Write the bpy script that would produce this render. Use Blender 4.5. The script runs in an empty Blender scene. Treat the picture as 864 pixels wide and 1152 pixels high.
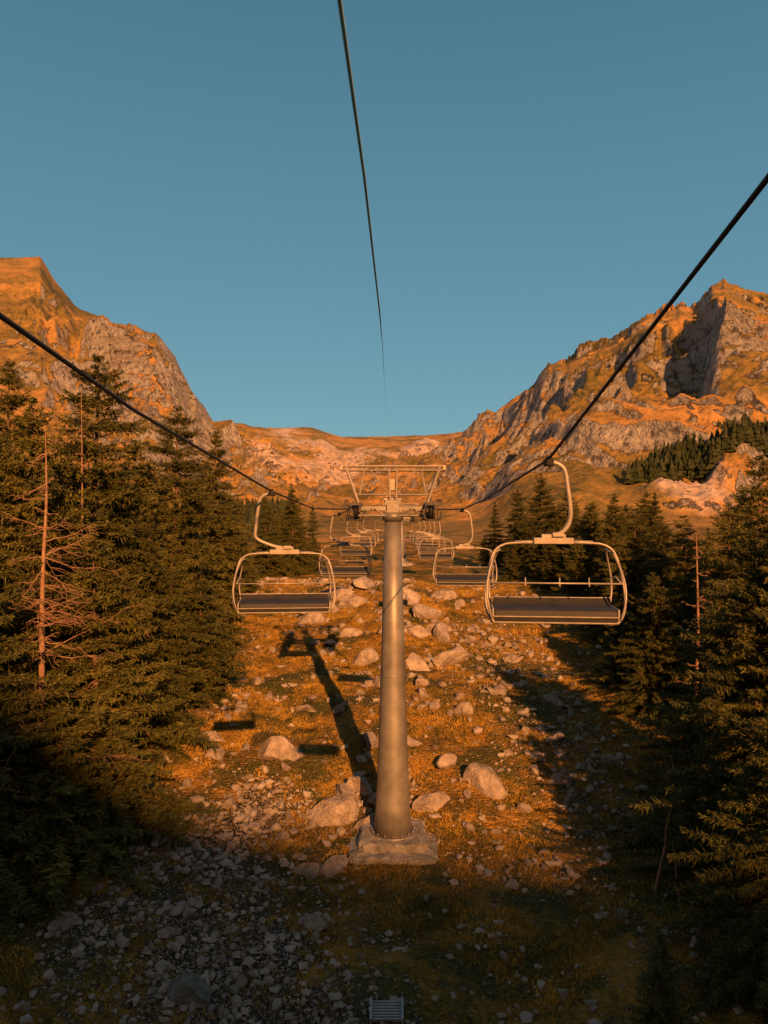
import bpy, math, random
import numpy as np
from mathutils import Vector, Matrix
random.seed(7); rng=np.random.default_rng(7)
F=866.0; CX=432.0; CY=576.0
SAZ=.25; EL=21.5
scene=bpy.context.scene; COL=scene.collection
scene.view_settings.view_transform='Standard'; scene.view_settings.look='None'; scene.view_settings.exposure=0
def P(px,py,d): return ((px-CX)/F*d, d, (CY-py)/F*d)

# ---------------- noise ----------------
_T=rng.random((256,256))
def vnoise(x,y):
    xi=np.floor(x).astype(int); yi=np.floor(y).astype(int)
    fx=x-xi; fy=y-yi
    fx=fx*fx*fx*(fx*(fx*6-15)+10); fy=fy*fy*fy*(fy*(fy*6-15)+10)
    a=_T[xi&255,yi&255]; b=_T[(xi+1)&255,yi&255]; c=_T[xi&255,(yi+1)&255]; d=_T[(xi+1)&255,(yi+1)&255]
    return (a*(1-fx)+b*fx)*(1-fy)+(c*(1-fx)+d*fx)*fy
def fbm(x,y,o=4,g=.5):
    s=0;a=1;t=0
    for i in range(o):
        s=s+a*vnoise(x+i*17.3,y+i*31.7); t+=a; a*=g
        x,y=x*1.6-y*1.2,x*1.2+y*1.6
    return s/t*2-1
def ridged(x,y,o=5,g=.55):
    s=0;a=1;t=0
    for i in range(o):
        n=1-np.abs(vnoise(x+i*11.1,y+i*7.7)*2-1)
        s=s+a*n*n; t+=a; a*=g
        x,y=x*1.6-y*1.2,x*1.2+y*1.6
    return s/t
def sst(a,b,x):
    t=np.clip((x-a)/(b-a),0,1); return t*t*(3-2*t)

RPX=[-500,-200,0,45,60,85,130,175,195,215,240,300,350,385,440,500,520,545,560,580,600,618,640,655,680,705,725,750,770,785,800,815,835,864,1000,1400]
RPY=[240,270,290,291,315,345,368,378,400,440,474,480,480,492,490,488,485,470,466,448,428,410,404,398,388,374,358,350,346,347,322,317,324,330,300,270]
DPX=[-500,0,150,215,260,350,450,520,580,650,800,1400]
DR =[650,680,720,800,1250,1500,1550,1450,1100,950,800,700]
def near_h(x,y):
    b=np.interp(y,[-300,-60,0,17,26,29,34,42,56,80,130],[-26,-13.5,-12.2,-11.4,-11.05,-10.4,-9.3,-7.9,-5.4,-5.3,-4.8])
    b=b+0.03*np.clip(np.abs(x)-10,0,60)
    flat=1-.8*np.exp(-(((x-.3)/3)**2+((y-26)/3)**2))
    n=fbm(x/7,y/7,4)*.5+fbm(x/1.6+9,y/1.6,3)*.24
    return b+n*flat
def height(x,y):
    x=np.asarray(x,float); y=np.asarray(y,float)
    hn=near_h(x,np.minimum(y,130))
    if np.max(y)<110: return hn
    ys=np.maximum(y,60)
    px=CX+F*x/ys
    R=np.interp(px,DPX,DR); py=np.interp(px,RPX,RPY)
    py=py+sst(520,600,px)*4.5*fbm(px/13,px*0+3,4)
    zR=(CY-py)/F*R
    t=np.clip((y-120)/(R-120),0,1)
    p=np.interp(px,[100,240,400,520,650],[1.2,1.5,1.9,1.7,1.3])
    z=-4.5+(zR+4.5)*t**p
    rough=np.interp(px,[0,90,150,230,350,450,530,600,1000],[.4,.75,1.15,.65,.22,.22,.5,1.0,1.0])
    wx=x+40*fbm(x/160,y/160+5,3); wy=y+40*fbm(x/160+50,y/160,3)
    r1=ridged((wx*.8+wy*.5)/130,(wy*.8-wx*.5)/280,6)-.45
    r2=ridged(wx/45+7,wy/75,5)-.45
    r3=ridged(wx/15+7,wy/26,3)-.45
    side=sst(500,620,px)
    env=np.clip(t*2.2,0,1)*(1-(.86-.20*side)*sst(.62,.97,t))
    z=z+env*rough*R*(.12*r1+.036*r2+.009*r3*side)
    u=(wx*.9-wy*.34)/62+.35*fbm(x/70,y/110+9,4); f=u-np.floor(u)
    saw=sst(0,.13,f)*(1-f)
    u2=(wx*.95-wy*.22)/23+.5*fbm(x/35+3,y/60+9,4); f2=u2-np.floor(u2)
    saw2=sst(0,.18,f2)*(1-f2)
    amp=.25+.9*sst(-.25,.45,fbm(x/130+40,y/130,3))
    z=z+side*env*(saw*44*amp+saw2*15*sst(-.1,.3,fbm(x/80+10,y/80+70,3)))
    st=44.; q=z/st+ .9*fbm(x/120,y/120,3)
    f=q-np.floor(q); k=sst(.3,.7,f)
    cl=sst(-.1,.35,fbm(x/90+20,y/90,3))
    z=z+(k-f)*st*.6*np.minimum(rough,1)*env*cl
    for cpx,cy,w_,l_,hh_ in ((722,450,30,75,32),(655,640,24,110,26),(800,560,30,80,26),(690,330,20,40,9),(775,168,62,20,4),(830,182,30,18,4)):
        rx=(px-cpx+ (y-cy)*.18)/w_; ry=(y-cy)/l_
        g_=np.exp(-rx*rx)*np.where(ry<0,np.exp(-(ry*2.6)**2),np.exp(-ry*ry))
        sc=min(28,l_*.4)
        g_=sst(.12,.75,g_+.3*fbm(x/sc,y/sc,4))
        z=z+g_*(hh_+.5*hh_*ridged(x/(sc*.55),y/(sc*.55),4))*(1-.8*sst(.7,1,t))
    lim=(CY-py)/F*y-(3+9*(fbm(x/50,y/50,4)+.5))*np.clip((R-y)/60,0,1)
    over=sst(540,600,px)*np.clip(z-lim,0,None)*(y<=R)
    z=z-over
    z=z-np.clip(y-R,0,1e9)*.55 + np.where(y>R,1,0)*fbm(x/60,y/60,3)*3
    w=sst(110,200,y)
    return hn*(1-w)+z*w
def H(x,y): return float(height(np.array([x]),np.array([y]))[0])

# ---------------- mesh helpers ----------------
def mesh_np(name,V,Fc,mats=(),smooth=False,fmat=None):
    V=np.asarray(V,np.float32); Fc=np.asarray(Fc,np.int32)
    me=bpy.data.meshes.new(name); n,k=Fc.shape
    me.vertices.add(len(V)); me.vertices.foreach_set('co',V.ravel())
    me.loops.add(n*k); me.loops.foreach_set('vertex_index',Fc.ravel())
    me.polygons.add(n); me.polygons.foreach_set('loop_start',np.arange(0,n*k,k,dtype=np.int32))
    try: me.polygons.foreach_set('loop_total',np.full(n,k,np.int32))
    except Exception: pass
    for m in mats: me.materials.append(m)
    me.polygons.foreach_set('use_smooth',np.full(n,smooth,bool))
    me.update(calc_edges=True); return me
def obj(name,me,loc=(0,0,0),parent=None,**kw):
    o=bpy.data.objects.new(name,me); COL.objects.link(o); o.location=loc
    if parent is not None: o.parent=parent
    for k,v in kw.items(): o[k]=v
    return o
import bmesh
class MB:
    def __init__(s): s.v=[]; s.f=[]
    def tube(s,pts,r,seg=10,cap=True,closed=False):
        pts=[Vector(p) for p in pts]; n=len(pts)
        rs=[r]*n if not hasattr(r,'__len__') else r
        base=len(s.v); prev=None
        for i in range(n):
            if closed: t=(pts[(i+1)%n]-pts[i-1]).normalized()
            elif i==0: t=(pts[1]-pts[0]).normalized()
            elif i==n-1: t=(pts[-1]-pts[-2]).normalized()
            else: t=((pts[i+1]-pts[i]).normalized()+(pts[i]-pts[i-1]).normalized()).normalized()
            if prev is None:
                a=Vector((0,0,1)) if abs(t.z)<.9 else Vector((1,0,0))
                u=t.cross(a).normalized()
            else:
                u=(prev-t*prev.dot(t)).normalized()
            prev=u; w=t.cross(u)
            for j in range(seg):
                an=2*math.pi*j/seg
                s.v.append(pts[i]+(u*math.cos(an)+w*math.sin(an))*rs[i])
        m=n if closed else n-1
        for i in range(m):
            for j in range(seg):
                a=base+i*seg+j; b=base+i*seg+(j+1)%seg
                c=base+((i+1)%n)*seg+(j+1)%seg; d=base+((i+1)%n)*seg+j
                s.f.append((a,b,c,d))
        if cap and not closed:
            s.f.append(tuple(base+j for j in range(seg))[::-1]); s.f.append(tuple(base+(n-1)*seg+j for j in range(seg)))
    def box(s,c,d,rot=None,bev=0.0):
        c=Vector(c); hx,hy,hz=[q/2 for q in d]
        b=bev if bev else min(hx,hy,hz)*.15
        base=len(s.v); vs=[]
        for sx in (-1,1):
            for sy in (-1,1):
                for sz in (-1,1):
                    vs+= [(sx*hx,sy*(hy-b),sz*(hz-b)),(sx*(hx-b),sy*hy,sz*(hz-b)),(sx*(hx-b),sy*(hy-b),sz*hz)]
        bm=bmesh.new()
        for v in vs: bm.verts.new(v)
        bmesh.ops.convex_hull(bm,input=bm.verts[:])
        bm.verts.index_update()
        for v in bm.verts:
            p=Vector(v.co)
            if rot is not None: p=rot@p
            s.v.append(c+p)
        for f in bm.faces: s.f.append(tuple(base+v.index for v in f.verts))
        bm.free()
    def mesh(s,name,mat,smooth=False):
        me=bpy.data.meshes.new(name); me.from_pydata([tuple(v) for v in s.v],[],s.f)
        me.materials.append(mat)
        if smooth:
            for p in me.polygons: p.use_smooth=len(p.vertices)==4
        me.update(); return me
def crom(q,n=5):
    q=[Vector(p) for p in q]; out=[]; m=len(q)
    for i in range(m):
        a,b_,c_,d=q[i-1],q[i],q[(i+1)%m],q[(i+2)%m]
        for k in range(n):
            t=k/n; out.append(.5*((2*b_)+(c_-a)*t+(2*a-5*b_+4*c_-d)*t*t+(3*b_-a-3*c_+d)*t**3))
    return out
def spline(pts,n=8):
    pts=[Vector(p) for p in pts]; out=[]
    q=[pts[0]*2-pts[1]]+pts+[pts[-1]*2-pts[-2]]
    for i in range(1,len(q)-2):
        for k in range(n):
            t=k/n; a,b,c,d=q[i-1],q[i],q[i+1],q[i+2]
            out.append(.5*((2*b)+(c-a)*t+(2*a-5*b+4*c-d)*t*t+(3*b-a-3*c+d)*t**3))
    out.append(pts[-1]); return out

# ---------------- materials ----------------
def newmat(name):
    m=bpy.data.materials.new(name); m.use_nodes=True; nt=m.node_tree; b=nt.nodes['Principled BSDF']
    b.inputs['Specular IOR Level'].default_value=.2
    return m,nt,b
def node(nt,t,**kw):
    n=nt.nodes.new(t)
    for k,v in kw.items():
        if k in n.inputs: n.inputs[k].default_value=v
        else: setattr(n,k,v)
    return n
def ramp(nt,fac,stops):
    r=nt.nodes.new('ShaderNodeValToRGB'); cr=r.color_ramp
    while len(cr.elements)<len(stops): cr.elements.new(.5)
    for e,(p,c) in zip(cr.elements,stops):
        e.position=p; e.color=(c[0],c[1],c[2],1) if hasattr(c,'__len__') else (c,c,c,1)
    nt.links.new(fac,r.inputs[0]); return r.outputs[0]
def mixc(nt,f,a,b,mode='MIX'):
    m=nt.nodes.new('ShaderNodeMix'); m.data_type='RGBA'; m.blend_type=mode
    for s,v in ((m.inputs[0],f),(m.inputs[6],a),(m.inputs[7],b)):
        if hasattr(v,'links'): nt.links.new(v,s)
        else: s.default_value=v if not hasattr(v,'__len__') else (*v,1)
    return m.outputs[2]
def noise(nt,vec,scale,detail=6,rough=.6):
    n=node(nt,'ShaderNodeTexNoise',Scale=scale,Detail=detail,Roughness=rough); nt.links.new(vec,n.inputs['Vector']); return n.outputs[0]
def bump(nt,b,h,strength,dist):
    bp=node(nt,'ShaderNodeBump',Strength=strength,Distance=dist); nt.links.new(h,bp.inputs['Height']); nt.links.new(bp.outputs[0],b.inputs['Normal'])
def simple(name,c1,c2,scale,rough=.8,metal=0,bs=.3,bd=.02):
    m,nt,b=newmat(name); tc=nt.nodes.new('ShaderNodeTexCoord'); v=tc.outputs['Object']
    n=noise(nt,v,scale)
    nt.links.new(ramp(nt,n,[(.3,c1),(.7,c2)]),b.inputs['Base Color']); b.inputs['Roughness'].default_value=rough; b.inputs['Metallic'].default_value=metal
    bump(nt,b,noise(nt,v,scale*5),bs,bd); return m
def math_(nt,op,a,b_=None,clamp=False):
    m=nt.nodes.new('ShaderNodeMath'); m.operation=op; m.use_clamp=clamp
    for i,v in enumerate((a,b_)):
        if v is None: continue
        if hasattr(v,'links'): nt.links.new(v,m.inputs[i])
        else: m.inputs[i].default_value=v
    return m.outputs[0]

# ground
mg,nt,b=newmat('ground_mat'); geo=nt.nodes.new('ShaderNodeNewGeometry'); pos=geo.outputs['Position']
n1=noise(nt,pos,.6,8,.72); n2=noise(nt,pos,2.3,6,.7); n3=noise(nt,pos,9,5,.7); n4=noise(nt,pos,1.1,5,.6); n5=noise(nt,pos,.33,4,.6)
grass=ramp(nt,n1,[(.38,(.06,.06,.016)),(.46,(.16,.125,.028)),(.53,(.54,.28,.048)),(.62,(.76,.41,.075)),(.72,(.20,.16,.035))])
grass=mixc(nt,math_(nt,'MULTIPLY',n2,.8),grass,ramp(nt,n3,[(.38,(.03,.03,.010)),(.62,(.70,.36,.06))]))
dirt=ramp(nt,n3,[(.3,(.12,.07,.04)),(.7,(.46,.28,.17))])
grass=mixc(nt,ramp(nt,n4,[(.58,0),(.7,.6)]),grass,dirt)
olive=ramp(nt,n3,[(.35,(.04,.05,.014)),(.65,(.18,.165,.04))])
grass=mixc(nt,ramp(nt,math_(nt,'ADD',n5,math_(nt,'MULTIPLY',n2,.3)),[(.63,0),(.70,.85)]),grass,olive)
vo=node(nt,'ShaderNodeTexVoronoi',Scale=8.5); nt.links.new(pos,vo.inputs['Vector'])
vcol=nt.nodes.new('ShaderNodeSeparateColor'); nt.links.new(vo.outputs['Color'],vcol.inputs[0])
grav=ramp(nt,vcol.outputs[0],[(.0,(.10,.08,.065)),(.6,(.23,.19,.16)),(1,(.48,.41,.36))])
grav=mixc(nt,ramp(nt,vo.outputs['Distance'],[(.25,0),(.6,1)]),grav,(.07,.054,.042))
at=nt.nodes.new('ShaderNodeAttribute'); at.attribute_name='gravel'
gm=math_(nt,'ADD',at.outputs['Fac'],math_(nt,'MULTIPLY',math_(nt,'SUBTRACT',n2,.5),2.2))
gm=ramp(nt,gm,[(.40,0),(.7,1)])
nt.links.new(mixc(nt,gm,grass,grav),b.inputs['Base Color']); b.inputs['Roughness'].default_value=.95
hh=math_(nt,'ADD',math_(nt,'MULTIPLY',n3,.6),math_(nt,'MULTIPLY',vo.outputs['Distance'],-.4))
bump(nt,b,math_(nt,'ADD',hh,n2),1.0,.42)
# mountain
mm,nt,b=newmat('mountain_mat'); geo=nt.nodes.new('ShaderNodeNewGeometry'); pos=geo.outputs['Position']
sep=nt.nodes.new('ShaderNodeSeparateXYZ'); nt.links.new(geo.outputs['Normal'],sep.inputs[0])
na=noise(nt,pos,.014,8,.65); nb=noise(nt,pos,.06,8,.7); nc=noise(nt,pos,.3,5,.7)
steep=math_(nt,'SUBTRACT',1.0,sep.outputs[2])
at=nt.nodes.new('ShaderNodeAttribute'); at.attribute_name='turf'
msk=math_(nt,'ADD',steep,math_(nt,'MULTIPLY',math_(nt,'SUBTRACT',nb,.5),.85))
msk=math_(nt,'SUBTRACT',msk,math_(nt,'MULTIPLY',at.outputs['Fac'],.22))
msk=ramp(nt,msk,[(.28,0),(.34,1)])
gcol=ramp(nt,na,[(.42,(.10,.10,.03)),(.5,(.28,.19,.055)),(.58,(.60,.31,.10))])
gcol=mixc(nt,.4,gcol,ramp(nt,nc,[(.38,(.08,.075,.025)),(.62,(.54,.29,.10))]))
mp=node(nt,'ShaderNodeMapping'); mp.inputs['Scale'].default_value=(.35,.35,2.2); nt.links.new(pos,mp.inputs[0])
strat=noise(nt,mp.outputs[0],.05,8,.75)
rcol=ramp(nt,strat,[(.3,(.30,.245,.215)),(.43,(.62,.53,.47)),(.56,(.84,.75,.68)),(.72,(.44,.375,.335))])
crk=ramp(nt,nc,[(.38,.28),(.5,1)])
rcol=mixc(nt,1.0,rcol,crk,'MULTIPLY')
at2=nt.nodes.new('ShaderNodeAttribute'); at2.attribute_name='scree'
col=mixc(nt,msk,gcol,rcol)
scr=ramp(nt,math_(nt,'ADD',math_(nt,'MULTIPLY',at2.outputs['Fac'],.55),math_(nt,'MULTIPLY',math_(nt,'SUBTRACT',nb,.5),1.3)),[(.3,0),(.55,.85)])
col=mixc(nt,scr,col,ramp(nt,nc,[(.3,(.44,.32,.27)),(.7,(.80,.62,.54))]))
nt.links.new(col,b.inputs['Base Color']); b.inputs['Roughness'].default_value=.95
vo=node(nt,'ShaderNodeTexVoronoi',Scale=.09); nt.links.new(pos,vo.inputs['Vector'])
bh=math_(nt,'ADD',math_(nt,'MULTIPLY',nb,1.5),math_(nt,'ADD',math_(nt,'MULTIPLY',nc,.55),math_(nt,'MULTIPLY',vo.outputs['Distance'],.5)))
bump(nt,b,math_(nt,'MULTIPLY',bh,math_(nt,'ADD',math_(nt,'MULTIPLY',msk,.88),.12)),1.0,17.)

def foliage(name,c1,c2,c3,rm=.55):
    m,nt,b=newmat(name); tc=nt.nodes.new('ShaderNodeTexCoord'); v=tc.outputs['Object']
    n=noise(nt,v,1.1,4); n2=noise(nt,v,11,3)
    c=ramp(nt,n,[(.35,c1),(.5,c2),(.68,c3)])
    c=mixc(nt,math_(nt,'MULTIPLY',n2,.7),c,(c3[0]*1.1,c3[1]*1.05,c3[2]))
    oi=nt.nodes.new('ShaderNodeObjectInfo')
    c=mixc(nt,math_(nt,'MULTIPLY',oi.outputs['Random'],rm),c,(.020,.032,.010))
    nt.links.new(c,b.inputs['Base Color']); b.inputs['Roughness'].default_value=.65
    return m
mfol=foliage('spruce_needles',(.028,.045,.012),(.085,.095,.024),(.22,.19,.045))
mfar=foliage('far_needles',(.02,.028,.012),(.035,.04,.014),(.06,.06,.018))
mbark=simple('bark',(.08,.05,.035),(.2,.12,.08),6,.95,0,.8,.03)
mdead=simple('dead_bark',(.22,.12,.07),(.44,.26,.16),5,.9,0,.5,.02)
mrock=simple('rock_stone',(.25,.19,.155),(.64,.52,.44),1.6,.92,0,1.,.14)
mpeb=simple('pebble_stone',(.17,.135,.11),(.50,.41,.35),.9,.92,0,.6,.03)
mgrey=simple('grey_rock',(.13,.12,.11),(.46,.43,.40),2.6,.92,0,1.,.2)
mgrate=simple('zinc_grate',(.30,.34,.38),(.42,.47,.52),4,.6,0,.1,.01)
msteel=simple('galvanised_steel',(.19,.17,.15),(.40,.36,.32),1.2,.5,.5,.2,.01)
mtube=simple('frame_steel',(.34,.28,.225),(.48,.41,.34),8,.45,.3,.1,.003)
mdark=simple('dark_rubber',(.015,.014,.013),(.035,.03,.027),8,.6,0,.2,.005)
msheave=simple('sheave_steel',(.06,.052,.045),(.16,.135,.11),6,.6,.2,.2,.005)
mseat=simple('seat_plastic',(.03,.027,.026),(.05,.045,.042),5,.55,0,.1,.003)
mcable=simple('cable_wire',(.02,.019,.018),(.045,.04,.035),30,.5,.3,.5,.004)
mcable2=simple('thin_wire',(.45,.72,.82),(.5,.78,.88),30,.9,0,.1,.004)
mconc=simple('concrete',(.17,.145,.12),(.58,.51,.44),3.0,.9,0,1.,.09)
mgrass=simple('grass_blades',(.055,.06,.016),(.72,.40,.065),.75,.85,0,0,.01)

# ---------------- terrain ----------------
def fan(name,ys,us,mat):
    Y,U=np.meshgrid(ys,us,indexing='ij'); X=U*(Y+90)
    Z=height(X,Y); V=np.stack([X,Y,Z],-1).reshape(-1,3)
    nr,ncl=Y.shape; i=np.arange(nr*ncl).reshape(nr,ncl)
    Fc=np.stack([i[:-1,:-1],i[:-1,1:],i[1:,1:],i[1:,:-1]],-1).reshape(-1,4)
    return mesh_np(name,V,Fc,[mat],True),X.ravel(),Y.ravel()
def gravel_mask(x,y):
    c=np.interp(y,[0,14,18,24,30,40],[-1.5,-3.0,-3.8,-5.2,-6.0,-8]); w=np.interp(y,[14,24,34],[4.6,3.6,1.2])
    a=np.exp(-((x-c)/w)**2)*.74*(1-sst(25,33,y))*(.82+.4*fbm(x/1.7+60,y/2.4,4))
    c2=np.interp(y,[22,32,45],[8,6.5,5]); a2=np.exp(-((x-c2)/2.5)**2)*.22*sst(20,26,y)*(1-sst(40,50,y))
    p=sst(.0,.45,fbm(x/4+3,y/4+8,3))*.28*sst(13,20,y)
    return np.clip(a+a2+p,0,1)
us=np.concatenate([np.linspace(-1.1,-.33,70)[:-1],np.linspace(-.33,.33,420),np.linspace(.33,1.1,70)[1:]])
ysn=np.concatenate([np.linspace(-70,5,40)[:-1],np.arange(5,60,.22),60+np.cumsum(np.linspace(.25,.9,110))])
yend=ysn[-1]
g,gx,gy=fan('ground',ysn,us,mg)
a=g.attributes.new('gravel','FLOAT','POINT'); a.data.foreach_set('value',gravel_mask(gx,gy).astype(np.float32))
obj('ground',g,kind='structure',label='golden grassy slope with gravel and stones',category='ground')
us2=np.linspace(-1.0,1.0,1100); ysm=[yend]
while ysm[-1]<1900: ysm.append(ysm[-1]+min(2.6,max(.8,ysm[-1]*.0033)))
m2,mx,my=fan('mountain',np.array(ysm),us2,mm)
mpx=CX+F*mx/my
turf=np.interp(mpx,[-200,80,130,170,260],[1.6,1.6,.5,0,0])*sst(350,520,my)+1.15*np.interp(mpx,[540,640,700,1000],[0,.6,1,1])*sst(-.35,.25,fbm(mx/80,my/80,3))*sst(215,260,my)
scree=np.interp(mpx,[240,300,540,600],[0,1,1,0])*sst(500,800,my)*(.45+.6*sst(-.2,.3,fbm(mx/60,my/240,4)))
scree=scree+1.0*np.exp(-((mpx-785)/75)**2-((my-172)/20)**2)
for nm,arr in (('turf',turf),('scree',scree)):
    a=m2.attributes.new(nm,'FLOAT','POINT'); a.data.foreach_set('value',arr.astype(np.float32))
obj('mountain',m2,kind='structure',label='rocky mountain ridges around a high basin',category='mountain')
def back_ridge():  # unseen ridge added behind the camera; crest shaped to set the foreground shadow edge
    xs=np.arange(-260,340,2.0); ys=np.arange(-420,-55,2.5); Y,X=np.meshgrid(ys,xs,indexing='ij')
    yr=-220.; tanel=math.tan(math.radians(EL))*math.hypot(1,SAZ)
    gxs=X-SAZ*(26-yr)
    B=np.interp(gxs,[-60,-20,-12,-7,-3,0,5,8,12,20,60],[14,7.4,4.8,1.8,.2,-.3,-.5,.0,1.2,3.5,9])+fbm(X/6,X*0+2,3)*.8
    zr=-11.3+(26-yr)*tanel+B
    t=np.clip(1-np.abs(Y-yr)/np.where(Y>yr,150.,200.),0,1)
    Z=-14+(zr+14)*t**1.15+fbm(X/40,Y/40,4)*9*np.clip(1-t,0,1)*t*2
    Z=np.where(Y>-75,np.minimum(Z,-14),Z)
    V=np.stack([X,Y,Z],-1).reshape(-1,3); nr,nc_=Y.shape; i=np.arange(nr*nc_).reshape(nr,nc_)
    Fc=np.stack([i[:-1,:-1],i[:-1,1:],i[1:,1:],i[1:,:-1]],-1).reshape(-1,4)
    obj('shade_ridge',mesh_np('shade_ridge',V,Fc,[mm],True),kind='structure',label='unseen ridge added behind the camera, shaped to shade the foreground',category='shade_ridge')
back_ridge()

# ---------------- spruce ----------------
def spruce_mesh(seed,Ht,R,dens=1.0,thin=1.0,lowbare=.02,pw=.74):
    r=np.random.default_rng(seed)
    nb=int(Ht*42*dens); Q=[]
    hs=np.sort(r.uniform(lowbare,.985,nb)**1.12)
    hs=np.clip(hs+.010*np.sin(hs*Ht*2*math.pi/.9),.01,.985)
    az=r.uniform(0,2*math.pi,nb)
    lob=r.uniform(0,6.28,4)
    for i in range(nb):
        h=hs[i]
        L=R*(1-h)**pw*(.40+.62*r.random())*(1+.24*math.sin(2*az[i]+lob[0]+h*7)+.18*math.sin(5*az[i]+lob[2]+h*19)+.14*math.sin(h*Ht*1.7+lob[1]))
        if r.random()<.06: L*=1.25
        L=max(L,.14)
        z0=h*Ht; ca,sa=math.cos(az[i]),math.sin(az[i])
        nt_=max(7,int(L*19*thin))
        s=np.linspace(.15,1,nt_)**.85
        up=.3*(h**1.5)+r.normal(0,.13)
        droop=-.46*(1-h)-.12*r.random()
        zz=z0+L*(up*s+droop*s*s*.9+.18*s**4)
        rr=L*s; wob=r.normal(0,.07*L)*s*s
        bx=ca*rr-sa*wob; by=sa*rr+ca*wob
        env=np.sin(np.clip(s,0,1)*2.5+.35)
        for side in (-1,1,-1,1,0):
            tl=(.07+.105*L**.7*env)*r.uniform(.4,1.4,nt_); tl=np.clip(tl,.05,.34)
            if side: an=side*(.9+r.normal(0,.45,nt_))
            else: an=r.normal(0,.8,nt_)
            dx=ca*np.cos(an)-sa*np.sin(an); dy=sa*np.cos(an)+ca*np.sin(an)
            if side: dz=-.14+r.normal(0,.45,nt_)
            else: dz=-.7+r.normal(0,.6,nt_); dx=dx*.6; dy=dy*.6
            w=.016+.018*r.random(nt_)+.02*tl
            tw=r.normal(0,1.0,nt_)
            o=r.uniform(0,.6,nt_)/nt_*L
            b=np.stack([bx+ca*o,by+sa*o,zz+r.normal(0,.035,nt_)],-1)
            d=np.stack([dx,dy,dz*np.ones(nt_)],-1)*tl[:,None]
            pv=np.stack([-dy*np.cos(tw),dx*np.cos(tw),np.sin(tw)],-1)*w[:,None]
            m=b+d*.45
            Q.append(np.stack([b,m+pv,b+d,m-pv],1))
    Q=np.concatenate(Q); n=len(Q)
    crown=mesh_np('spruce_crown',Q.reshape(-1,3),np.arange(n*4).reshape(n,4),[mfol])
    t=MB(); k=10
    t.tube([(0.02*math.sin(i*1.3)*Ht*.1,0,Ht*i/k-(.6 if i==0 else 0)) for i in range(k+1)],[max(.012,Ht*.015*(1-i/k)**.9) for i in range(k+1)],8)
    for i in range(0,nb,4):
        h=hs[i]; L=R*(1-h)**.75*.65
        t.tube([(0,0,h*Ht),(math.cos(az[i])*L*.5,math.sin(az[i])*L*.5,h*Ht-.06*L),(math.cos(az[i])*L,math.sin(az[i])*L,h*Ht-.3*L*(1-h))],[.03*(1-h)+.008,.02*(1-h)+.006,.006],4,cap=False)
    return crown,t.mesh('spruce_trunk',mbark,True)
SP=[(spruce_mesh(11,15,3.4,1.1,1.1),15),(spruce_mesh(12,15,2.8,1.0,1.15,.02,.85),15),(spruce_mesh(13,12,3.2,1.15,1.1,.02,.62),12),(spruce_mesh(14,16,3.9,1.05,1.05,.02,.66),16),(spruce_mesh(15,6,1.9,1.3,1.2),6),(spruce_mesh(21,14,3.5,1.1,1.1,.02,.70),14)]
GRP='spruce trees lining the lift clearing'
def add_spruce(px,pty,d,var=None,wide=1.0,label='tall dense dark spruce on the grassy slope'):
    x=(px-CX)/F*d
    z=H(x,d); top=(CY-pty)/F*d; h=top-z
    if var is None: var=random.choice([0,1,2,3,5])
    (cr,tr),h0=SP[var]
    e=obj('spruce_tree',None,(x,d,z-.15)); e['label']=label; e['category']='tree'; e['group']=GRP
    s=h/h0; e.scale=(s*wide,s*wide,s); e.rotation_euler=(random.uniform(-.03,.03),random.uniform(-.03,.03),random.uniform(0,6.28))
    obj('trunk',tr,parent=e); obj('crown',cr,parent=e)
    return e
T=[
(100,392,33,5,1.2),(48,440,28,3,1.15),(8,398,37,0,1.2),(160,490,39,2,1.2),(196,452,44,5,1.3),(240,480,50,0,1.3),(-40,420,30,3,1.2),(-30,380,42,0,1.2),
(112,600,26.5,2,1.3),(10,650,25,5,1.5),(66,790,23.8,4,1.8),(-40,560,23,2,1.3),(165,575,32,3,1.25),(225,648,37,4,1.5),(190,600,37,2,1.1),(135,540,36,1,1.2),(20,520,34,0,1.2),(30,560,27,1,1.2),
(270,562,60,1,1.2),(300,556,63,0,1.3),(330,543,64,3,1.2),(352,566,68,1,1.2),(275,600,54,2,1.2),(70,500,44,0,1.2),(215,560,48,5,1.2),
(556,562,74,1,1.4),(585,548,70,5,1.3),(607,530,62,3,1.2),(638,545,60,0,1.3),(664,562,54,2,1.3),(575,600,60,2,1.2),(545,600,84,2,1.2),(500,655,56,4,1.0),(620,590,56,5,1.3),(650,600,50,2,1.3),
(688,552,50,0,1.35),(714,568,45,3,1.35),(745,580,42,5,1.3),(774,575,39,3,1.1),(700,600,44,2,1.3),(822,560,36,5,1.3),(858,505,31,0,1.3),(905,470,34,3,1.2),(700,670,38,4,1.4),(738,640,35,2,1.2),(768,640,36,5,1.2),
(852,590,22.5,3,1.35),(806,650,26,2,1.35),(905,560,21,3,1.2),(645,650,50,4,1.2),(890,740,18.5,2,1.2),(940,520,28,0,1.2),(728,590,52,0,1.3),(800,590,44,5,1.2),(675,620,46,5,1.1),
]
for px,pt,d,v,w in T: add_spruce(px,pt,d,v,w)
add_spruce(745,1040,16.,4,1.1,'small young spruce in the shaded grass')
for i in range(34):
    side=random.choice([-1,1]); d=random.uniform(50,105)
    x=(random.uniform(11,30) if side<0 else random.uniform(14,26))*side
    px=CX+F*x/d; pt=(600 if side<0 else 602)-abs(px-CX)*.12-random.uniform(0,16)
    if px<150: pt-=12
    add_spruce(px,pt,d,None,1.35)

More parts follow.
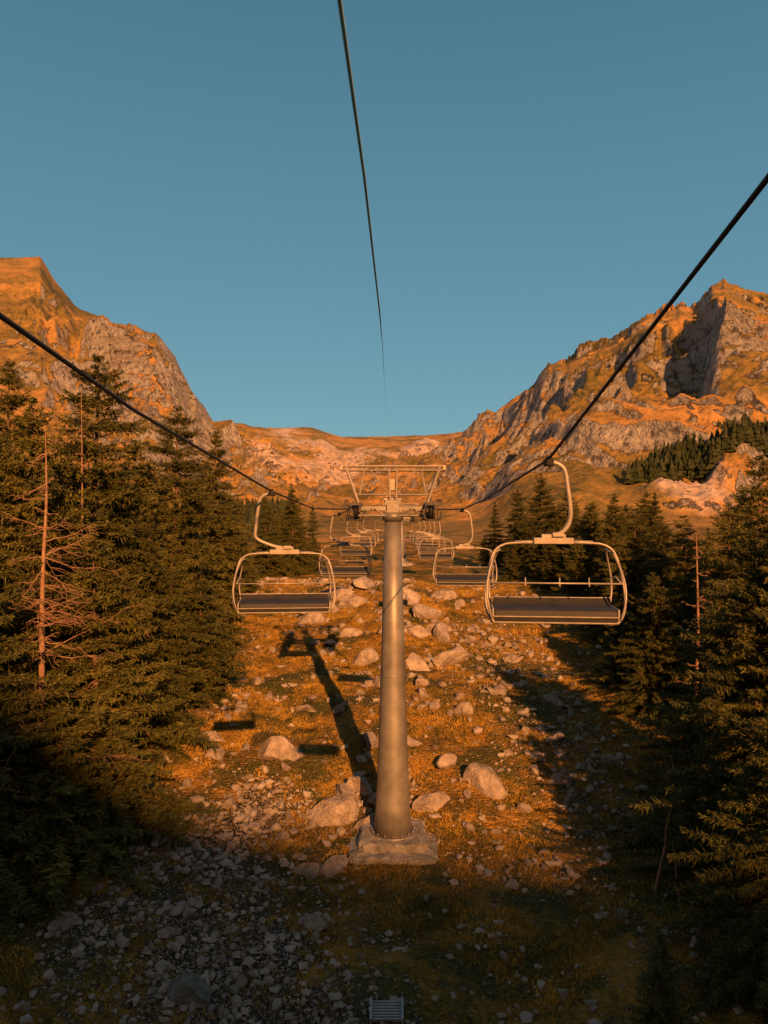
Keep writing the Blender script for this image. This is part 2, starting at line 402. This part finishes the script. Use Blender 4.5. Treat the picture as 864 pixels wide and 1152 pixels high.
def dead_tree(px,base_d,topy,h_lo,bend,seed,br,lab,r0=.14,nbr=40,droop=.25,bf=1.0):
    r=random.Random(seed); x=(px-CX)/F*base_d; z=H(x,base_d); top=(CY-topy)/F*base_d; h=top-z
    pts=spline([(bend*h*math.sin(t*2.2)*.2+bend*t*h*.1+r.uniform(-.06,.06),r.uniform(-.05,.05),h*t-(.3 if t==0 else 0)) for t in (0,.16,.33,.5,.66,.83,1)],5)
    n=len(pts); e=obj('dead_tree',None,(x,base_d,z)); e['label']=lab; e['category']='tree'
    t=MB(); t.tube(pts,[max(.012,r0*(1-i/(n-1))**.7) for i in range(n)],8); obj('trunk',t.mesh('dead_trunk',mdead,True),parent=e)
    c=MB()
    for i in range(nbr):
        k=r.uniform(h_lo,.97); p=pts[int(k*(n-1))]; a=r.uniform(0,6.28); L=br*(1.05-k)**.6*r.uniform(.2,1.25); up=r.uniform(-.7,.5); da=r.uniform(-1.8,1.8)
        q=[p]
        for w in range(5):
            aa=a+da*w*.25+r.uniform(-.3,.3); sl=up-droop*w*.5+r.uniform(-.35,.35)+(.25*w*w*.2)
            q.append(q[-1]+Vector((math.cos(aa),math.sin(aa),sl))*L*.2)
        f=r0/.14*bf
        c.tube(q,[.026*f,.021*f,.016*f,.012*bf,.009*bf,.004],5,cap=False)
        for j in range(11):
            m=q[r.randrange(1,6)]; aa=a+r.choice([-1,1])*r.uniform(.3,1.6); l2=L*.32*r.uniform(.4,1.3)
            c.tube([m,m+Vector((math.cos(aa)*l2*.6,math.sin(aa)*l2*.6,r.uniform(-.3,.25)*l2)),m+Vector((math.cos(aa+.5)*l2,math.sin(aa+.5)*l2,-.5*l2*r.random()))],[.011*bf,.008*bf,.003],4,cap=False)
    obj('limb',c.mesh('dead_limbs',mdead,True),parent=e)
dead_tree(42,24.3,478,.28,.06,3,3.2,'bare dead spruce with reddish trunk and drooping twigs',.14,75,.3,.95)
dead_tree(786,31,590,.3,-.03,4,1.3,'thin dead spruce trunk with short bare twigs',.10,36)
dead_tree(90,31,440,.4,.02,8,1.2,'thin dead spruce among living spruces',.08,30)
dead_tree(735,23,850,.5,.5,5,.5,'bent bare sapling at the edge of the wood',.05,8)
dead_tree(765,22.5,950,.5,-.25,6,.4,'bent bare sapling at the edge of the wood',.045,5)

def far_forest():
    V=[];Fc=[];off=0
    r=np.random.default_rng(5); N=19000
    pxs=r.uniform(690,980,N); ds=r.uniform(192,520,N)
    pxs2=r.uniform(-250,330,1500); ds2=r.uniform(120,300,1500)
    pxs=np.concatenate([pxs,pxs2]); ds=np.concatenate([ds,ds2])
    xs=(pxs-CX)/F*ds; hz=height(xs,ds); ypx=CY-hz/ds*F
    m=fbm(xs/24,ds/24,4)
    lim=np.interp(pxs,[0,300,560,690,730,780,864,1200],[530,565,600,556,532,508,480,430])
    ok=((m>-.1)|(pxs>630))&(ypx>lim+12*m)
    for x,y,z in zip(xs[ok],ds[ok],hz[ok]):
        h=r.uniform(3.,7.); R=h*.24; k=6
        for tier in range(4):
            zb=z+h*(.05+.22*tier); zt=zb+h*.36 if tier<3 else z+h
            rad=R*(1-.22*tier)
            an=np.linspace(0,2*np.pi,k,endpoint=False)+r.random()*6
            rr=rad*r.uniform(.4,1.6,k)
            ring=np.stack([x+np.cos(an)*rr,y+np.sin(an)*rr,zb+r.uniform(-.4,.4,k)],-1)
            b=off; V.append(ring); V.append(np.array([[x,y,zt]])); off+=k+1
            for j in range(k): Fc.append((b+j,b+(j+1)%k,b+k))
    me=mesh_np('distant_forest',np.concatenate(V),np.array(Fc),[mfar])
    obj('distant_forest',me,kind='stuff',label='dark conifer forest on the lower mountain slopes',category='forest')
far_forest()

# ---------------- rocks ----------------
def rock_mesh(seed,flat=.7,sub=4,mat=None,planes=9):
    r=np.random.default_rng(seed); bm=bmesh.new(); bmesh.ops.create_icosphere(bm,subdivisions=sub,radius=1)
    V=np.array([v.co[:] for v in bm.verts])
    for k in range(planes):
        n=r.normal(size=3); n/=np.linalg.norm(n); d=r.uniform(.28,.72)
        s=V@n; over=s>d; V[over]-=np.outer(s[over]-d,n)*.98
    V*=np.array([1.3,.9,flat])*1.08
    V+=.06*np.stack([fbm(V[:,0]*2.5+i*9,V[:,1]*2.5+V[:,2]*2.1,4) for i in range(3)],-1)
    for v,c in zip(bm.verts,V): v.co=c
    me=bpy.data.meshes.new('boulder'); bm.to_mesh(me); bm.free(); me.materials.append(mat or mrock); return me
RM=[rock_mesh(i+50,.62+.08*i) for i in range(8)]
RBIG=rock_mesh(35,1.0,5,mgrey,20)
_D=np.arange(10,105,.12)
def ground_at(px,py):
    hz=near_h((px-CX)/F*_D,_D); zz=(CY-py)/F*_D
    i=np.argmax(zz<hz); d=float(_D[i]); x=(px-CX)/F*d
    return x,d,H(x,d)
def add_rock(px,py,wpx,lab='weathered angular boulder lying in the grass',hs=1.0,me=None):
    x,y,z=ground_at(px,py); s=wpx/F*y/2.1
    e=obj('boulder',me or random.choice(RM),(x,y,z+s*.10)); e.scale=(s,s,s*hs); e.rotation_euler=(random.uniform(-.4,.4),random.uniform(-.4,.4),random.uniform(0,6.28))
    e['label']=lab; e['category']='rock'; e['group']='boulders scattered on the slope'
add_rock(212,1122,92,'large grey boulder in the shaded grass',1.2,RBIG)
for px,py,w in [(510,744,50),(465,750,48),(545,884,46),(487,910,42),(375,917,52),(392,902,42),(405,890,38),(352,984,46),(375,980,38),(312,847,42),(505,862,34),(418,840,36),(460,835,24),
 (350,1042,44),(75,1042,44),(28,1138,30),(240,832,26),(332,852,20),(240,850,22),(365,688,26),(400,682,30),(440,715,30),(468,715,30),(607,858,24),(630,880,26),(600,870,18),
 (685,856,20),(560,780,18),(520,800,22),(290,770,20),(325,715,24),(350,700,26),(270,800,18),(545,700,18),(500,715,30),(580,745,20),(620,790,20),(480,1012,18),(590,910,16),(318,945,16),(255,905,18),(345,800,20),(410,745,28),(430,770,26),(380,800,16),(475,770,36),(415,932,32),(640,900,14),(470,937,22),(570,850,14),(480,690,34),(460,675,34),(410,660,32),(385,670,28),(500,672,28),(365,925,34),(425,905,24),(350,930,22),(395,715,24),(250,1145,24),(130,1105,20),(560,1060,12),(640,1100,14),(300,1090,16),(405,1080,14),(520,1115,12),(690,1000,16),(170,1050,16),(110,1000,18),(450,1050,14),(500,985,12),(585,985,14),(530,1020,10),(600,1040,12)]:
    add_rock(px,py,w,me=RM[2] if py>980 else None)
n_=0
while n_<125:
    py=random.uniform(675,945)**1.0; px=random.gauss(450,105)
    if 200<px<700: add_rock(px,py,random.uniform(6,17)*(.8 if py>800 else 1)); n_+=1

def stones(N=38000):
    r=np.random.default_rng(3); phi=(1+5**.5)/2
    ico=np.array([(-1,phi,0),(1,phi,0),(-1,-phi,0),(1,-phi,0),(0,-1,phi),(0,1,phi),(0,-1,-phi),(0,1,-phi),(phi,0,-1),(phi,0,1),(-phi,0,-1),(-phi,0,1)])/1.9
    fc=np.array([(0,11,5),(0,5,1),(0,1,7),(0,7,10),(0,10,11),(1,5,9),(5,11,4),(11,10,2),(10,7,6),(7,1,8),(3,9,4),(3,4,2),(3,2,6),(3,6,8),(3,8,9),(4,9,5),(2,4,11),(6,2,10),(8,6,7),(9,8,1)])
    x=r.uniform(-13,13,N*7); y=12+48*r.random(N*7)**1.15
    g=gravel_mask(x,y); cl=sst(.0,.5,fbm(x/3+30,y/3,4))
    keep=r.random(N*7)<(g**1.6*1.1+.02+.08*cl); x=x[keep][:N]; y=y[keep][:N]; n=len(x); z=height(x,y)
    s=.012+.026*r.random(n)**2+.15*r.random(n)**15
    s=s*np.interp(y,[12,22,30,60],[.85,.95,1.3,1.9])
    V=ico[None]*(1+.28*r.normal(size=(n,12,1)))*r.uniform(.6,1.3,(n,1,3))*s[:,None,None]; V[:,:,2]*=.7
    V=V+np.stack([x,y,z+s*.3],-1)[:,None,:]
    Fc=fc[None]+(np.arange(n)*12)[:,None,None]
    return mesh_np('gravel',V.reshape(-1,3),Fc.reshape(-1,3),[mpeb])
obj('gravel',stones(),kind='stuff',label='loose pale stones and gravel strewn over the slope',category='gravel')
def grass(N=95000):
    r=np.random.default_rng(4)
    x=r.uniform(-16,16,N); y=12+48*r.random(N)**1.2
    keep=r.random(N)>gravel_mask(x,y)*1.1; keep&=(fbm(x/1.6,y/1.6,3)>-.12); x=x[keep];y=y[keep]; n=len(x); z=height(x,y); B=9
    a=r.uniform(0,6.28,(n,B)); L=r.uniform(.04,.13,(n,B))*(.6+.9*r.random((n,1))); sp=r.uniform(.3,1.2,(n,B))
    bx=x[:,None]+r.normal(0,.08,(n,B)); by=y[:,None]+r.normal(0,.08,(n,B)); bz=z[:,None]-.02+np.zeros((n,B))
    w=.010+.010*r.random((n,B)); q=r.uniform(0,6.28,(n,B))
    v1=np.stack([bx-np.cos(q)*w,by-np.sin(q)*w,bz],-1); v2=np.stack([bx+np.cos(q)*w,by+np.sin(q)*w,bz],-1); v3=np.stack([bx+np.cos(a)*L*sp,by+np.sin(a)*L*sp,bz+L],-1)
    V=np.stack([v1,v2,v3],2).reshape(-1,3); return mesh_np('grass',V,np.arange(len(V)).reshape(-1,3),[mgrass])
obj('grass',grass(),kind='stuff',label='dry golden alpine grass tufts',category='grass')

# ---------------- chairlift chairs ----------------
def chair_parts(sg,off):
    parts={}; W=.83
    m=MB(); m.tube(spline([(0,0,0),(sg*.13,0,-.02),(sg*.23,0,-.12),(sg*.27,0,-.35),(sg*.31,0,-.68),(sg*.29,0,-.86),(sg*.16+off*.6,0,-.99),(off,0,-1.05)],6),.033,12)
    m.box((off,0,-1.12),(.56,.12,.09)); m.box((off,0,-1.06),(.34,.1,.07)); m.box((off+.06,-.03,-1.03),(.16,.12,.06)); parts['hanger']=m.mesh('hanger',mtube,True)
    m=MB(); m.box((0,0,.0),(.09,.34,.10)); m.box((0,.0,.06),(.06,.2,.06)); m.tube([(-.06,.1,0),(.06,.1,0)],.045,10); m.tube([(-.06,-.1,0),(.06,-.1,0)],.045,10); parts['grip']=m.mesh('grip',mdark)
    m=MB()
    h1=[(-W+.10,-2.27),(-W-.02,-2.25),(-W-.10,-2.14),(-W-.135,-1.95),(-W-.11,-1.65),(-W-.05,-1.38),(-W+.02,-1.24),(-W+.16,-1.165),(-W+.35,-1.15),(-.3,-1.14)]
    q=h1+[(-a_,b_) for a_,b_ in h1[::-1]]
    m.tube(spline([(off+a_,-.22*(-1.15-b_),b_) for a_,b_ in q],4),.018,8)
    for s in (-1,1):
        c=[(0,.06,-1.24),(0,.28,-1.32),(0,.44,-1.55),(0,.47,-1.9),(0,.36,-2.18),(0,.06,-2.26),(0,-.2,-2.25),(0,-.32,-2.08),(0,-.27,-1.75),(0,-.10,-1.42)]
        L=[]
        for p in crom(c,5):
            tt=(-p.z-1.24)/1.0; bul=.14*math.sin(min(1,tt*1.05)*2.6)
            L.append(Vector((off+s*(W-.07+bul+.05*(p.y<0)),p.y,p.z)))
        m.tube(L,.015,8,closed=True)
    for s in (-1,1): m.tube([(off+s*.22,0,-1.14),(off+s*.55,.02,-1.145)],.028,8)
    parts['frame']=m.mesh('frame',mtube,True)
    prof=[(-.20,-2.27),(-.27,-2.24),(-.285,-2.16),(-.27,-2.09),(-.22,-2.07),(-.05,-2.065),(.12,-2.055),(.19,-2.03),(.235,-1.99),(.26,-1.965),(.30,-1.965),(.315,-1.99),(.31,-2.08),(.27,-2.18),(.18,-2.24),(-.0,-2.265)]
    me=MB(); n=len(prof); X0,X1=off-.84,off+.84
    for xx in (X0,X0+.02,X1-.02,X1): me.v+= [Vector((xx,a_*(1 if X0<xx<X1 else .985),b_)) for a_,b_ in prof]
    for k in range(3):
        for j in range(n): me.f.append((k*n+j,k*n+(j+1)%n,(k+1)*n+(j+1)%n,(k+1)*n+j))
    me.f.append(tuple(range(n))[::-1]); me.f.append(tuple(3*n+j for j in range(n)))
    parts['seat']=me.mesh('seat',mseat)
    m=MB(); m.tube([(off-W-.06,-.30,-1.70),(off+W+.06,-.30,-1.70)],.012,8)
    for x in (-.42,0.05,.45): m.tube([(off+x,-.30,-1.62),(off+x,-.30,-1.70),(off+x,-.33,-1.74)],.010,6)
    for s in (-1,1): m.tube([(off+s*(W+.06),-.30,-1.70),(off+s*(W+.02),-.06,-1.62),(off+s*(W+.05),.42,-1.68)],.011,6)
    parts['safety_bar']=m.mesh('safety_bar',mtube,True)
    m=MB()
    for s in (-1,1): m.box((off+s*.862,0.0,-2.14),(.022,.54,.15))
    m.tube([(off-.86,-.296,-2.17),(off+.86,-.296,-2.17)],.010,6); m.tube([(off-.86,.28,-1.958),(off+.86,.28,-1.958)],.012,6); m.tube([(off-.86,-.27,-2.255),(off+.86,-.27,-2.255)],.012,6)
    parts['seat_edge']=m.mesh('seat_edge',mtube)
    return parts
CP={1:chair_parts(1,.07),-1:chair_parts(-1,.24)}
def add_chair(x,y,z,sg,rz=0.,lab='empty steel chairlift chair with dark padded seat'):
    e=obj('chairlift_chair',None,(x,y,z)); e['label']=lab; e['category']='chairlift'; e['group']='chairs hanging from the lift cable'; e.rotation_euler=(0,0,rz)
    for k,me in CP[sg].items(): obj(k,me,parent=e)
    return e
Rp=[(4.0,-40,9.5),(2.6,-8,5.4),(2.35,2.2,2.75),P(864,200,4.7),P(735,366,7.2),P(617,517,11),P(545,562,17),P(520,573,23.5),P(487,573,26),P(489,582,42),P(482,584,60),P(470,587,85),P(462,589,120)]
Lp=[(-4.0,-40,8.5),(-2.9,-8,4.2),(-2.6,2.2,1.75),P(0,355,4.9),P(150,461,7.8),P(306,553,14.8),P(352,572,20),P(397,573,25),P(397,573,27),P(381,578,28.7),P(390,580,36),P(399,582,50),P(412,584,75),P(424,587,105),P(430,588,120)]
def cable(pts,r,lab,name='lift_cable',mat=mcable,seg=8):
    m=MB(); m.tube(pts,r,seg); o=obj(name,m.mesh(name,mat,True)); o['label']=lab; o['category']='cable'
cable(Rp,.020,'taut steel haul cable running up the slope'); cable(Lp,.019,'taut steel haul cable running up the slope')
cp=[(-.9,-30,9),P(340,-500,3.4),P(382,0,5.2),P(410,200,7.5),P(427,350,10.5),P(430,385,12.5),P(433,440,16),P(439,520,24),(.28,26,1.5)]
cable(cp,[.018,.018,.017,.015,.011,.005,.0012,.001,.001],'thin grey cable sloping down to the mast head','guide_cable',mcable2)
for (px,py,d,sg,rz) in [(617,517,11,1,-.10),(520,573,23.5,1,-.06),(489,582,42,1,-.03),(484,583.5,52,1,0),(480,584.5,62,1,0),(475,585.5,74,1,0),(470,587,88,1,0),(462,589,115,1,0),(306,553,14.8,-1,.10),(381,578,28.7,-1,.04),(396,581.5,46,-1,0),(406,583,62,-1,0),(412,584,76,-1,0),(424,587,105,-1,0)]:
    x,y,z=P(px,py,d); add_chair(x,y,z-.04,sg,rz)

# ---------------- mast ----------------
def mast(x,y,zt,lab,zb=None):
    g=H(x,y) if zb is None else zb
    h=zt-g; e=obj('lift_mast',None,(x,y,g)); e['label']=lab; e['category']='lift tower'; e['group']='steel masts of the chairlift'
    m=MB()
    m.tube([(0,0,.45),(0,0,h*.12),(0,0,h*.3),(0,0,h*.6),(0,0,h*.97)],[.65,.57,.49,.385,.27],48)
    m.tube([(0,0,h*.5),(0,0,h*.5+.03)],.43,40); m.tube([(0,0,h*.955),(0,0,h*.98)],.34,32); m.tube([(0,0,.44),(0,0,.52)],.78,36)
    for k in range(16):
        a=k*math.pi/8; m.tube([(math.cos(a)*.72,math.sin(a)*.72,.52),(math.cos(a)*.72,math.sin(a)*.72,.6)],.03,6)
    obj('pole',m.mesh('pole',msteel,True),parent=e)
    bm=bmesh.new(); rr=random.Random(2)
    def ring(r,z,ch,n=6,j=.05):
        c=[(-r,-r*ch),(-r*ch,-r),(r*ch,-r),(r,-r*ch),(r,r*ch),(r*ch,r),(-r*ch,r),(-r,r*ch)]; out=[]
        for i in range(8):
            a_,b_=c[i],c[(i+1)%8]
            for k in range(n):
                t=k/n; out.append(bm.verts.new((a_[0]+(b_[0]-a_[0])*t+rr.uniform(-j,j),a_[1]+(b_[1]-a_[1])*t+rr.uniform(-j,j),z+rr.uniform(-j,j)*.7)))
        return out
    rs=[ring(1.52,-1.2,.84),ring(1.5,-.3,.84),ring(1.48,.14,.84),ring(1.42,.20,.84),ring(1.14,.25,.80),ring(1.12,.44,.80),ring(1.05,.49,.78,6,.03)]
    for a_,b_ in zip(rs[:-1],rs[1:]):
        for j in range(48): bm.faces.new((a_[j],a_[(j+1)%48],b_[(j+1)%48],b_[j]))
    bm.faces.new(rs[-1]); me=bpy.data.meshes.new('footing'); bm.to_mesh(me); bm.free(); me.materials.append(mconc)
    obj('footing',me,parent=e)
    m=MB(); z=h-.1
    m.box((0,0,z+.0),(2.5,.24,.16)); m.box((0,0,z+.2),(.56,.42,.2)); m.box((0,-.18,z+.0),(.42,.12,.36))
    m.tube([(-.3,0,z+.3),(.3,0,z+.3)],.08,12)
    m.tube([(-1.3,-.2,z-.24),(1.3,-.2,z-.24)],.04,8); m.tube([(-1.25,-.2,z+.46),(1.25,-.2,z+.46)],.03,8)
    for s in (-1,1): m.tube([(s*.30,-.2,z-.24),(s*.62,-.2,z+.0)],.03,6); m.tube([(s*.95,-.2,z-.24),(s*.70,-.2,z+.0)],.03,6)
    obj('crossarm',m.mesh('crossarm',msteel),parent=e)
    m=MB()
    for yy in (-.22,.22):
        m.tube([(-1.78,yy,z+1.42),(1.78,yy,z+1.42)],.034,8); m.tube([(-1.7,yy,z+1.28),(1.7,yy,z+1.28)],.022,8)
        for s in (-1,1):
            m.tube([(s*1.12,yy,z+.08),(s*1.58,yy,z+1.4)],.044,8); m.tube([(s*1.12,yy,z+.5),(s*.95,yy,z+1.3)],.025,6)
            m.tube([(s*.1,yy,z+.3),(s*.14,yy,z+1.35)],.035,8); m.tube([(s*.14,yy,z+.5),(s*.75,yy,z+1.28)],.02,6)
        for k in range(-5,6): m.tube([(k*.32,yy,z+1.28),(k*.32+.16,yy,z+1.42)],.014,5)
    for k in (-1.75,-1.1,-.4,.4,1.1,1.75): m.tube([(k,-.22,z+1.42),(k,.22,z+1.42)],.025,6)
    for s in (-1,1): m.box((s*1.72,0,z+1.36),(.1,.56,.16))
    m.box((0,0,z+.8),(.26,.26,.4))
    obj('maintenance_frame',m.mesh('maintenance_frame',mtube),parent=e)
    for s in (-1,1):
        m=MB()
        m.tube([(s*1.36,-1.45,z-.08),(s*1.36,-.6,z+.10),(s*1.36,0,z+.18),(s*1.36,.6,z+.10),(s*1.36,1.45,z-.08)],.055,8)
        m.tube([(s*1.08,-1.45,z-.08),(s*1.08,-.6,z+.08),(s*1.08,0,z+.16),(s*1.08,.6,z+.08),(s*1.08,1.45,z-.08)],.05,8)
        m.tube([(s*1.52,-1.4,z-.36),(s*1.52,1.4,z-.36)],.025,6); m.tube([(s*1.56,-1.4,z+.26),(s*1.56,1.4,z+.26)],.02,6)
        for yy in (-1.4,0,1.4): m.tube([(s*1.5,yy,z-.38),(s*1.56,yy,z+.26)],.02,6); m.tube([(s*.92,yy,z-.02),(s*1.05,yy,z-.38),(s*1.5,yy,z-.38)],.025,6)
        m.box((s*1.28,0,z-.40),(.42,2.8,.035)); m.box((s*1.22,-1.5,z+.14),(.36,.05,.09)); m.tube([(s*1.22,-1.15,z-.1),(s*1.22,-1.15,z+.34)],.035,6)
        o=obj('sheave_frame',m.mesh('sheave_frame',msheave,True),parent=e)
        for yy in (-1.15,-.38,.38,1.15):
            w=MB(); w.tube([(s*1.15,yy,z-.10),(s*1.165,yy,z-.10),(s*1.20,yy,z-.10),(s*1.24,yy,z-.10),(s*1.275,yy,z-.10),(s*1.29,yy,z-.10)],[.22,.28,.23,.23,.28,.22],20); obj('sheave_wheel',w.mesh('sheave_wheel',mdark,False),parent=o)
    m=MB()
    for s in (-.18,.18): m.tube([(s,.72,.8),(s,.40,h*.95)],.02,6)
    k=1.0
    while k<h*.94: m.tube([(-.18,.70-.32*k/h,k),(.18,.70-.32*k/h,k)],.014,5); k+=.3
    obj('ladder',m.mesh('ladder',mtube),parent=e)
mast(.30,26,.22,'tall tapered grey steel chairlift mast on a concrete footing',zb=-11.25)
mast(1.7,78,-.5,'distant steel chairlift mast beyond the boulders')
x,y,z=ground_at(435,1142); m=MB(); m.box((0,0,.12),(.70,.4,.05))
for k in range(7): m.box((0,-.2+.065*k,.2),(.66,.03,.05))
for s in (-1,1): m.box((s*.35,0,.14),(.05,.5,.3))
o=obj('metal_grate',m.mesh('metal_grate',mgrate),(x,y,z-.05)); o['label']='small slatted metal grate lying in the grass'; o['category']='grate'; o.rotation_euler=(.4,0,0)

# ---------------- light ----------------
el=math.radians(EL); dx,dy=-SAZ,1.0; nn=math.hypot(dx,dy); dx/=nn; dy/=nn
d=Vector((dx*math.cos(el),dy*math.cos(el),-math.sin(el)))
L=bpy.data.lights.new('sun','SUN'); L.energy=5.; L.angle=math.radians(.5); L.color=(1.42,.60,.18)
lo=bpy.data.objects.new('sun',L); COL.objects.link(lo); lo.rotation_euler=d.to_track_quat('-Z','Y').to_euler(); lo.location=(20,-60,50)
w=bpy.data.worlds.new('World'); scene.world=w; w.use_nodes=True; nt=w.node_tree; bg=nt.nodes['Background']
sk=nt.nodes.new('ShaderNodeTexSky'); sk.sky_type='NISHITA'; sk.sun_disc=False; sk.sun_elevation=el; sk.sun_rotation=math.atan2(-dx,-dy); sk.altitude=1500
tc=nt.nodes.new('ShaderNodeTexCoord'); sp=nt.nodes.new('ShaderNodeSeparateXYZ'); nt.links.new(tc.outputs['Generated'],sp.inputs[0])
k=1/.06
gr=ramp(nt,sp.outputs[2],[(0,(.21,.42,.50)),(.25,(.135,.32,.43)),(.6,(.07,.20,.285)),(1,(.07,.11,.13))])
warm=ramp(nt,sp.outputs[2],[(0,(.56,.33,.17)),(.4,(.32,.22,.15)),(1,(.11,.11,.11))])
back=ramp(nt,math_(nt,'MULTIPLY',math_(nt,'ADD',sp.outputs[1],1.0),.5),[(.15,1),(.6,0)])
gr=mixc(nt,back,gr,warm)
gs=nt.nodes.new('ShaderNodeVectorMath'); gs.operation='SCALE'; nt.links.new(gr,gs.inputs[0]); gs.inputs['Scale'].default_value=k
tint=mixc(nt,1.0,sk.outputs[0],(.9,1.0,.8),'MULTIPLY')
nt.links.new(mixc(nt,.8,tint,gs.outputs[0]),bg.inputs[0]); bg.inputs[1].default_value=.06
# ---------------- camera ----------------
c=bpy.data.cameras.new('camera'); co=bpy.data.objects.new('camera',c); COL.objects.link(co); co.location=(0,0,0); co.rotation_euler=(math.radians(90),0,0)
c.sensor_fit='HORIZONTAL'; c.sensor_width=36; c.lens=36*F/864; c.clip_end=6000; c.clip_start=.1; scene.camera=co
